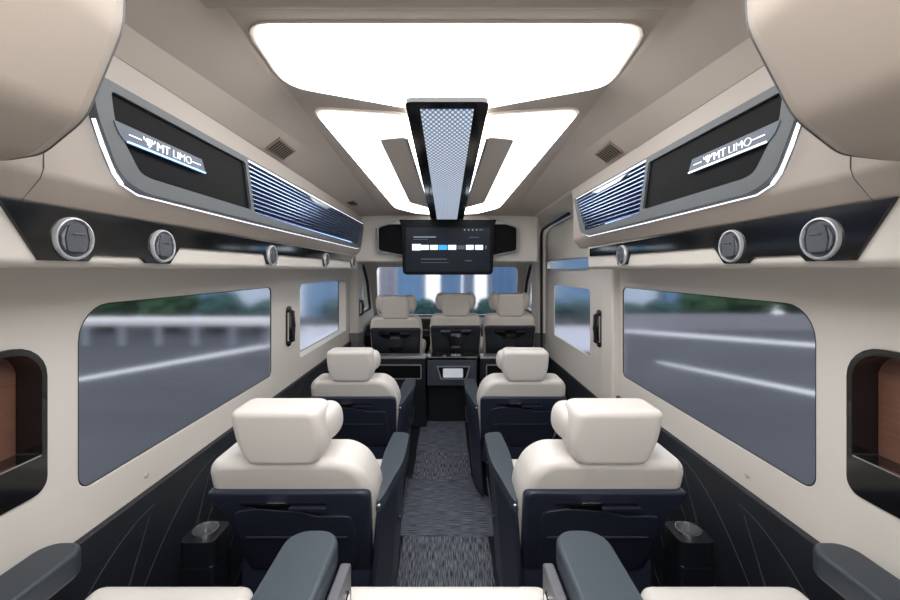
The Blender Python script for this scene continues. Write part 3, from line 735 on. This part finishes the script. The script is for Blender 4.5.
# ---------------------------------------------------------------- seats
def lean_fn(k): return lambda z: -.10+k*(.75-z)
def seat(name, X, Y, dz, s, label, group, cab=False, k=.45, m=None):
    """s = side the wall is on (+1 right); aisle armrest on the other side"""
    L = m or LEATHER
    t = thing(name, label, 'seat', (X, Y, 0), group)
    ry = lean_fn(k)
    def fin(bm, lean=True):
        for v in bm.verts:
            if lean: v.co.y += ry(v.co.z)
            v.co += Vector((X, Y, dz))
        return bm
    hw = .226 if cab else .24
    W_ = 0 if cab else 1
    SX = lambda pts: [(s*a, b_) for a, b_ in pts]       # wall side of the seat is +
    # upholstered backrest with rounded shoulders
    if cab: ol = [(-hw+.01, .36), (hw-.01, .36), (hw, .655), (hw-.012, .735), (hw-.04, .768), (-hw+.04, .768), (-hw+.012, .735), (-hw, .655)]
    else: ol = SX([(-hw+.005, .36), (.185, .36), (hw-.02, .60), (hw, .66), (hw-.008, .735), (hw-.035, .770), (-hw+.085, .772), (-hw+.035, .735), (-hw+.005, .655)])
    ol = round_poly(ol, .045, 5)
    br = obj('backrest', fin(prism(ol, 'y', .012, .185)), L, t, bevel=.045, seg=5)
    # hard shell on the back of the seat
    if cab: so = round_poly([(-.20, .335), (.20, .335), (.215, .60), (.222, .672), (-.222, .672), (-.215, .60)], [.03, .03, .03, .05, .05, .03], 5)
    else: so = round_poly(SX([(-.21, .335), (.185, .335), (.200, .46), (.208, .585), (.236, .632), (.239, .672), (-.226, .672), (-.224, .60)]), [.03, .03, .03, .04, .03, .028, .065, .03], 5)
    sh = obj('back_shell', fin(prism(so, 'y', -.006, .055)), SHELLB if cab else NAVY, t, bevel=.018, seg=4)
    if not cab:
        lo = obj('pocket_panel', fin(prism(round_poly([(-.16, .36), (.16, .36), (.175, .45), (.17, .585), (.06, .585), (.04, .60), (-.10, .615), (-.17, .60), (-.175, .45)], .02), 'y', -.0145, -.004)), NAVY, sh, bevel=.004)
        obj('pocket_slot', fin(prism(round_poly([(-.15, .630), (.10, .630), (.10, .614), (.04, .600), (-.06, .600), (-.10, .618)], .008), 'y', -.0125, -.006)), GLOSS, sh, smooth=False)
        obj('grip_bar', fin(prism(round_poly([(-.005, .625), (.105, .625), (.105, .612), (-.005, .612)], .006), 'y', -.024, -.008)), NAVY, sh, bevel=.004)
        obj('chrome_latch', fin(prism(round_poly([(-.065, .642), (-.01, .642), (-.01, .633), (-.065, .630)], .003), 'y', -.020, -.008)), CHROME, sh, bevel=.002, seg=2)
        obj('net_bar', fin(tube([(-.15, -.021, .505), (.15, -.021, .505)], .004, 8)), ARM_DARK, sh)
    else:
        hb = obj('coat_hanger', fin(prism(round_poly([(-.14, .640), (.14, .640), (.13, .605), (.065, .570), (.050, .47), (-.050, .47), (-.065, .570), (-.13, .605)], .012), 'y', -.034, -.008)), GLOSS, sh, bevel=.005)
        for (x0, x1, z0, z1) in ((-.130, -.045, .618, .634), (.045, .130, .618, .634), (-.04, .04, .580, .606), (-.035, .035, .478, .490)):
            obj('chrome_accent', fin(bx(x0, x1, -.038, -.030, z0, z1)), CHROME, hb)
        obj('shell_recess', fin(prism(round_poly([(-.17, .40), (.17, .40), (.19, .60), (-.19, .60)], .02), 'y', -.012, -.004)), SHELLB, sh, bevel=.003)
    # winged headrest
    hs = 1.10 if cab else 1.0; h2 = .022 if cab else 0; hb_ = -.02 if cab else 0
    ho = [(-.108, .745), (.108, .745), (.124, .835), (.108, .950), (-.108, .950), (-.124, .835)]
    ho = round_poly(ho if cab else SX([(-.088, .758), (.106, .758), (.121, .835), (.116, .940), (-.114, .940), (-.121, .835)]), [.03, .03, .03, .03, .03, .03], 5)
    hr = obj('headrest', fin(prism(ho, 'y', .000, .130)), L, t, bevel=.045 if cab else .034, seg=6)
    for sg in (-1, 1):
        bm = sell((sg*(.092 if not cab else .116), .112, .866+h2*.5), (.040 if not cab else .056, .075, .056 if not cab else .078), .8, .85)
        for v in bm.verts: v.co.x += sg*.05*(v.co.y-.01)
        obj('headrest_wing', fin(bm), L, hr)
    obj('headrest_post', fin(bx(-.06, .06, .07, .10, .72, .79)), RUBBER, t, bevel=.01)
    # cushion, pan, pedestal
    obj('seat_cushion', fin(bx(-.235, .235, .10, .58, .36, .475), False), L, t, bevel=.045, seg=5)
    obj('seat_pan', fin(bx(-.225, .225, .08, .55, .24, .37), False), NAVY, t, bevel=.03)
    bm = bx(X-.19, X+.19, Y+.08, Y+.50, 0.002, .26+dz)
    obj('pedestal', bm, BLACKP, t, bevel=.015)
    if not cab:
        # aisle armrest: pad narrowing to a point at the rear, on a side panel leaning in towards the floor
        a = -s
        def leanin(bm, lo, hi, amt):
            for v in bm.verts:
                f = max(0, min(1, (hi-v.co.z)/(hi-lo))); v.co.x -= a*amt*f
            return bm
        pl = round_poly([(a*.232, .02), (a*.246, .01), (a*.284, .17), (a*.284, .43), (a*.270, .455), (a*.232, .455)], .012, 3)
        bm = prism(pl, 'z', .10, .598)
        pn = obj('armrest_panel', fin(leanin(bm, .10, .50, .035), False), NAVY, t, bevel=.012)
        pp = round_poly([(a*.222, .03), (a*.240, -.005), (a*.252, .02), (a*.294, .19), (a*.294, .455), (a*.226, .470), (a*.214, .30)], [.02, .01, .03, .08, .03, .02, .12], 4)
        bm = prism(pp, 'z', .590, .626)
        for v in bm.verts: v.co.z -= .02*max(0, (.12-v.co.y)/.12)
        obj('armrest_pad', fin(bm, False), ARM, pn, bevel=.012, seg=4)
        obj('panel_crease', fin(leanin(tube([(a*.288, .20, .44), (a*.288, .25, .39), (a*.288, .32, .37), (a*.288, .42, .46)], .0035, 6), .10, .50, .035), False), ARM_DARK, pn)
        obj('armrest_button', fin(sell((a*.242, .002, .592), (.007, .006, .006), 1, 1, 12, 8), False), SATIN, pn)
    return t
CG = 'captain seats in the cabin'
seat('captain_seat', .447, 1.20, 0, 1, 'cream captain seat with navy shell, rear row on the sliding door side', CG)
seat('captain_seat', -.447, 1.20, 0, -1, 'cream captain seat with navy shell, rear row opposite the sliding door', CG)
seat('captain_seat', .405, 2.20, -.05, 1, 'cream captain seat with navy shell, beside the sliding door window', CG)
seat('captain_seat', -.50, 2.20, -.05, -1, 'cream captain seat with navy shell, middle row beside the small side window', CG)
FG = 'cab seats behind the windscreen'
seat('cab_seat', -.445, 3.52, .130, -1, 'cream cab seat standing apart, opposite the sliding door', FG, cab=True, k=.25, m=LEATHER_CAB)
seat('cab_seat', .075, 3.52, .150, 1, 'cream cab seat in the middle, above the console with the display', FG, cab=True, k=.25, m=LEATHER_CAB)
seat('cab_seat', .545, 3.52, .150, 1, 'cream cab seat next to the front pillar on the sliding door side', FG, cab=True, k=.25, m=LEATHER_CAB)

# rear bench row under the camera
def rear_seat(x0, x1, label, arms, zc_=.575, yf=.935):
    t = thing('rear_seat', label, 'seat', ((x0+x1)/2, .55, 0), 'rear row seats')
    obj('seat_cushion', bx(x0, x1, .36, yf, zc_-.13, zc_), LEATHER, t, bevel=.03, seg=5)
    obj('seat_base', bx(x0+.02, x1-.02, .38, yf-.03, .0, zc_-.12), BLACKP, t, bevel=.02)
    obj('backrest', prism([(.20, zc_-.08), (.36, zc_-.08), (.20, 1.03), (.08, 1.03)], 'x', x0, x1), LEATHER, t, bevel=.04, seg=4)
    for (a0, a1, ye, zt, side, m) in arms:
        pl = obj('armrest', prism(rrect(a0, a1, -.0, ye, (.01, .01, min(.05, (a1-a0)*.42), min(.05, (a1-a0)*.42))), 'z', zt-.055, zt), m, t, bevel=.016, seg=4)
        # round the free end in plan
        obj('armrest_panel', bx(a0+.03, a1-.03, .25, ye-.08, .42, zt-.05), BLACKP, pl, bevel=.01)
        if side:
            xb = a1+.004 if side > 0 else a0-.004
            obj('bracket', prism(round_poly([(ye-.14, zt-.150), (ye-.03, zt-.150), (ye-.03, zt-.05), (ye-.14, zt-.045)], .012), 'x', xb, xb+side*.022), GREYP, pl, bevel=.004)
            obj('pivot', lathe([(.012, 0), (.024, 0), (.024, .006), (.019, .008), (.012, .006)], (xb+side*.020, ye-.085, zt-.10), 'x', 28) if side > 0 else
                lathe([(.012, 0), (.024, 0), (.024, -.006), (.019, -.008), (.012, -.006)], (xb-.020, ye-.085, zt-.10), 'x', 28), CHROME, pl)
    return t
rear_seat(-.815, -.44, 'cream rear seat cushion with two slate armrests, opposite the sliding door', [(-.848, -.756, .850, .725, 0, ARM_DARK), (-.345, -.230, .885, .728, 1, ARM)])
rear_seat(-.250, .235, 'cream middle rear seat cushion at the end of the aisle, between slate armrests', [])
rear_seat(.44, .815, 'cream rear seat cushion with two slate armrests, on the sliding door side', [(.756, .848, .850, .725, 0, ARM_DARK), (.230, .345, .885, .728, -1, ARM)])

# cup holders on black posts by the wall
for s, lab in ((-1, 'steel cup holder on black post, opposite the sliding door'), (1, 'steel cup holder on black post, on the sliding door side')):
    t = thing('cup_holder', lab, 'cup holder', (s*.745, 1.235, 0), 'steel cup holders')
    cxx = s*.745; cyy = 1.235
    circ = [(cxx+.0335*math.cos(2*PI*k/32), cyy+.0335*math.sin(2*PI*k/32)) for k in range(32)]
    obj('post', bx(cxx-.052, cxx+.052, 1.183, 1.287, .002, .425), BLACKP, t, bevel=.012)
    obj('cup_housing', plate(rrect(cxx-.052, cxx+.052, 1.183, 1.287, .02), [circ], 'z', .42, .492), BLACKP, t)
    obj('cup', lathe([(.0, .430), (.029, .430), (.0318, .496), (.034, .503), (.0365, .503), (.0365, .4925), (.033, .491), (.031, .428), (.0, .426)], (cxx, cyy, 0), 'z', 40), CUPM, t)
    obj('cup_floor', lathe([(.0, .431), (.027, .431), (.027, .434), (.0, .434)], (cxx, cyy, 0), 'z', 28), RUBBER, t)

# aisle carpet: four mats laid end to end
mats = [(1.0, 1.94, -.21, .20, CARPET_L, 'grey flecked aisle carpet mat at the foot of the rear middle seat'),
        (1.945, 2.476, -.24, .235, CARPET_X, 'blue grey crossways ribbed carpet mat between the two rear captain seats'),
        (2.48, 2.84, -.215, .155, CARPET_L, 'short flecked carpet mat, second from the cab console'),
        (2.845, 3.42, -.22, .15, CARPET_X, 'crossways ribbed carpet mat at the foot of the cab console')]
for y0, y1, x0, x1, m, lab in mats:
    tag(obj('carpet_mat', bx(x0, x1, y0, y1, .0, .010), m, bevel=.003, seg=1), lab, 'carpet', 'aisle carpet mats')

# ---------------------------------------------------------------- cab divider, console, handles
t = thing('cabin_divider', 'dark cabinet with silver framed panel under the cab seat opposite the sliding door', 'cabinet', (-.4, 3.34, 0))
obj('cabinet_body', bx(-.80, -.172, 3.29, 3.40, 0.002, .572), BLACKP, t, bevel=.01)
obj('top_plate', bx(-.80, -.172, 3.27, 3.40, .572, .592), SILVER, t, bevel=.004)
k = 3.285/400
def fr_rect(x0, x1, y0, y1): return ((x0-447)*k, (x1-447)*k, CZ+(270-y1)*k, CZ+(270-y0)*k)
a = fr_rect(372, 421.5, 364.5, 379)
obj('panel_trim', plate(rrect(*a, .012), [rrect(a[0]+.008, a[1]-.008, a[2]+.008, a[3]-.008, .008)], 'y', 3.276, 3.292), SILVER, t)
obj('dark_panel', prism(rrect(a[0]+.008, a[1]-.008, a[2]+.008, a[3]-.008, .008), 'y', 3.282, 3.292), MATTE, t)
t = thing('cabin_divider', 'dark cabinet with silver framed panel under the cab seat on the sliding door side', 'cabinet', (.5, 3.34, 0))
obj('cabinet_body', bx(.270, .80, 3.29, 3.40, 0.002, .572), BLACKP, t, bevel=.01)
obj('top_plate', bx(.270, .80, 3.27, 3.40, .572, .592), SILVER, t, bevel=.004)
a = fr_rect(486, 535, 364.5, 379)
obj('panel_trim', plate(rrect(*a, .012), [rrect(a[0]+.008, a[1]-.008, a[2]+.008, a[3]-.008, .008)], 'y', 3.276, 3.292), SILVER, t)
obj('dark_panel', prism(rrect(a[0]+.008, a[1]-.008, a[2]+.008, a[3]-.008, .008), 'y', 3.282, 3.292), MATTE, t)
t = thing('centre_console', 'grey console with lit display in a silver frame at the end of the aisle', 'console', (.03, 3.36, 0))
obj('console_body', bx(-.162, .245, 3.25, 3.44, .355, .572), GREYFACE, t, bevel=.012)
obj('kick_panel', bx(-.162, .245, 3.43, 3.46, .002, .37), BLACKP, t)
tp = obj('console_top', bx(-.168, .250, 3.235, 3.44, .572, .600), GLOSS, t, bevel=.008)
for x in (-.02, .10): obj('top_button', lathe([(.0, .598), (.012, .598), (.011, .606), (0, .606)], (x, 3.27, 0), 'z', 16), SATIN, tp)
k = 3.245/400
tz = [((x-447)*k, CZ+(270-y)*k) for x, y in ((436.5, 366), (470.5, 366), (466.5, 379.5), (440.5, 379.5))]
ti = [((x-447)*k, CZ+(270-y)*k) for x, y in ((438.2, 367.2), (468.8, 367.2), (465.4, 378.3), (441.6, 378.3))]
obj('display_frame', plate(tz, [ti], 'y', 3.240, 3.256), SILVER, t)
obj('display_recess', prism(ti, 'y', 3.247, 3.256), MATTE, t, smooth=False)
a = fr_rect(443, 463, 368.5, 377.5)
obj('display', prism(rrect(*a, .01), 'y', 3.241, 3.250), LCD, t)
t = thing('dashboard', 'dark dashboard under the windscreen', 'dashboard', (0, 4.5, .5))
obj('dash_top', prism([(4.30, .30), (4.24, .62), (4.34, .70), (4.75, .74), (4.90, .70), (4.90, .0), (4.36, .0)], 'x', -.88, .88), BLACKP, t, bevel=.03)
obj('centre_display', bx(-.30, -.14, 4.20, 4.235, .66, .80), SILVER, t, bevel=.01)
obj('centre_display_glass', bx(-.285, -.155, 4.195, 4.21, .675, .785), GLOSS, t)

def grab(x, y, z0, z1, s, lab):
    t = thing('grab_handle', lab, 'handle', (x, y, (z0+z1)/2), 'wall grab handles')
    c = (z0+z1)/2; h = (z1-z0)/2
    obj('handle_plate', prism(rrect(y-.035, y+.035, z0-.012, z1+.012, .028), 'x', x, x-s*.008), GLOSS, t, bevel=.002)
    pts = [(x-s*.004, y, z0+.012), (x-s*.025, y, z0+.02), (x-s*.030, y, c), (x-s*.025, y, z1-.02), (x-s*.004, y, z1-.012)]
    obj('grip', tube(pts, .012, 10), BLACKP, t)
    obj('chrome_edge', tube([(x-s*.012, y-.028, z0+.02), (x-s*.012, y-.028, z1-.02)], .004, 6), CHROME, t)
grab(-.87, 2.19, .895, 1.09, -1, 'black grab handle between the two windows opposite the sliding door')
grab(.875, 2.29, .87, 1.06, 1, 'black grab handle on the sliding door')
grab(-.80, 3.66, .88, 1.03, -1, 'small black grab handle on the front pillar opposite the sliding door')
for s, lab in ((-1, 'small round trim cap below the big window opposite the sliding door'), (1, 'small round trim cap below the big window behind the sliding door')):
    t = tag(obj('trim_cap', lathe([(.0, 0), (.0075, 0), (.006, -s*.004), (0, -s*.005)], (s*WX, 1.157, .705), 'x', 20), CREAM_TRIM), lab, 'cap', 'wall trim caps')
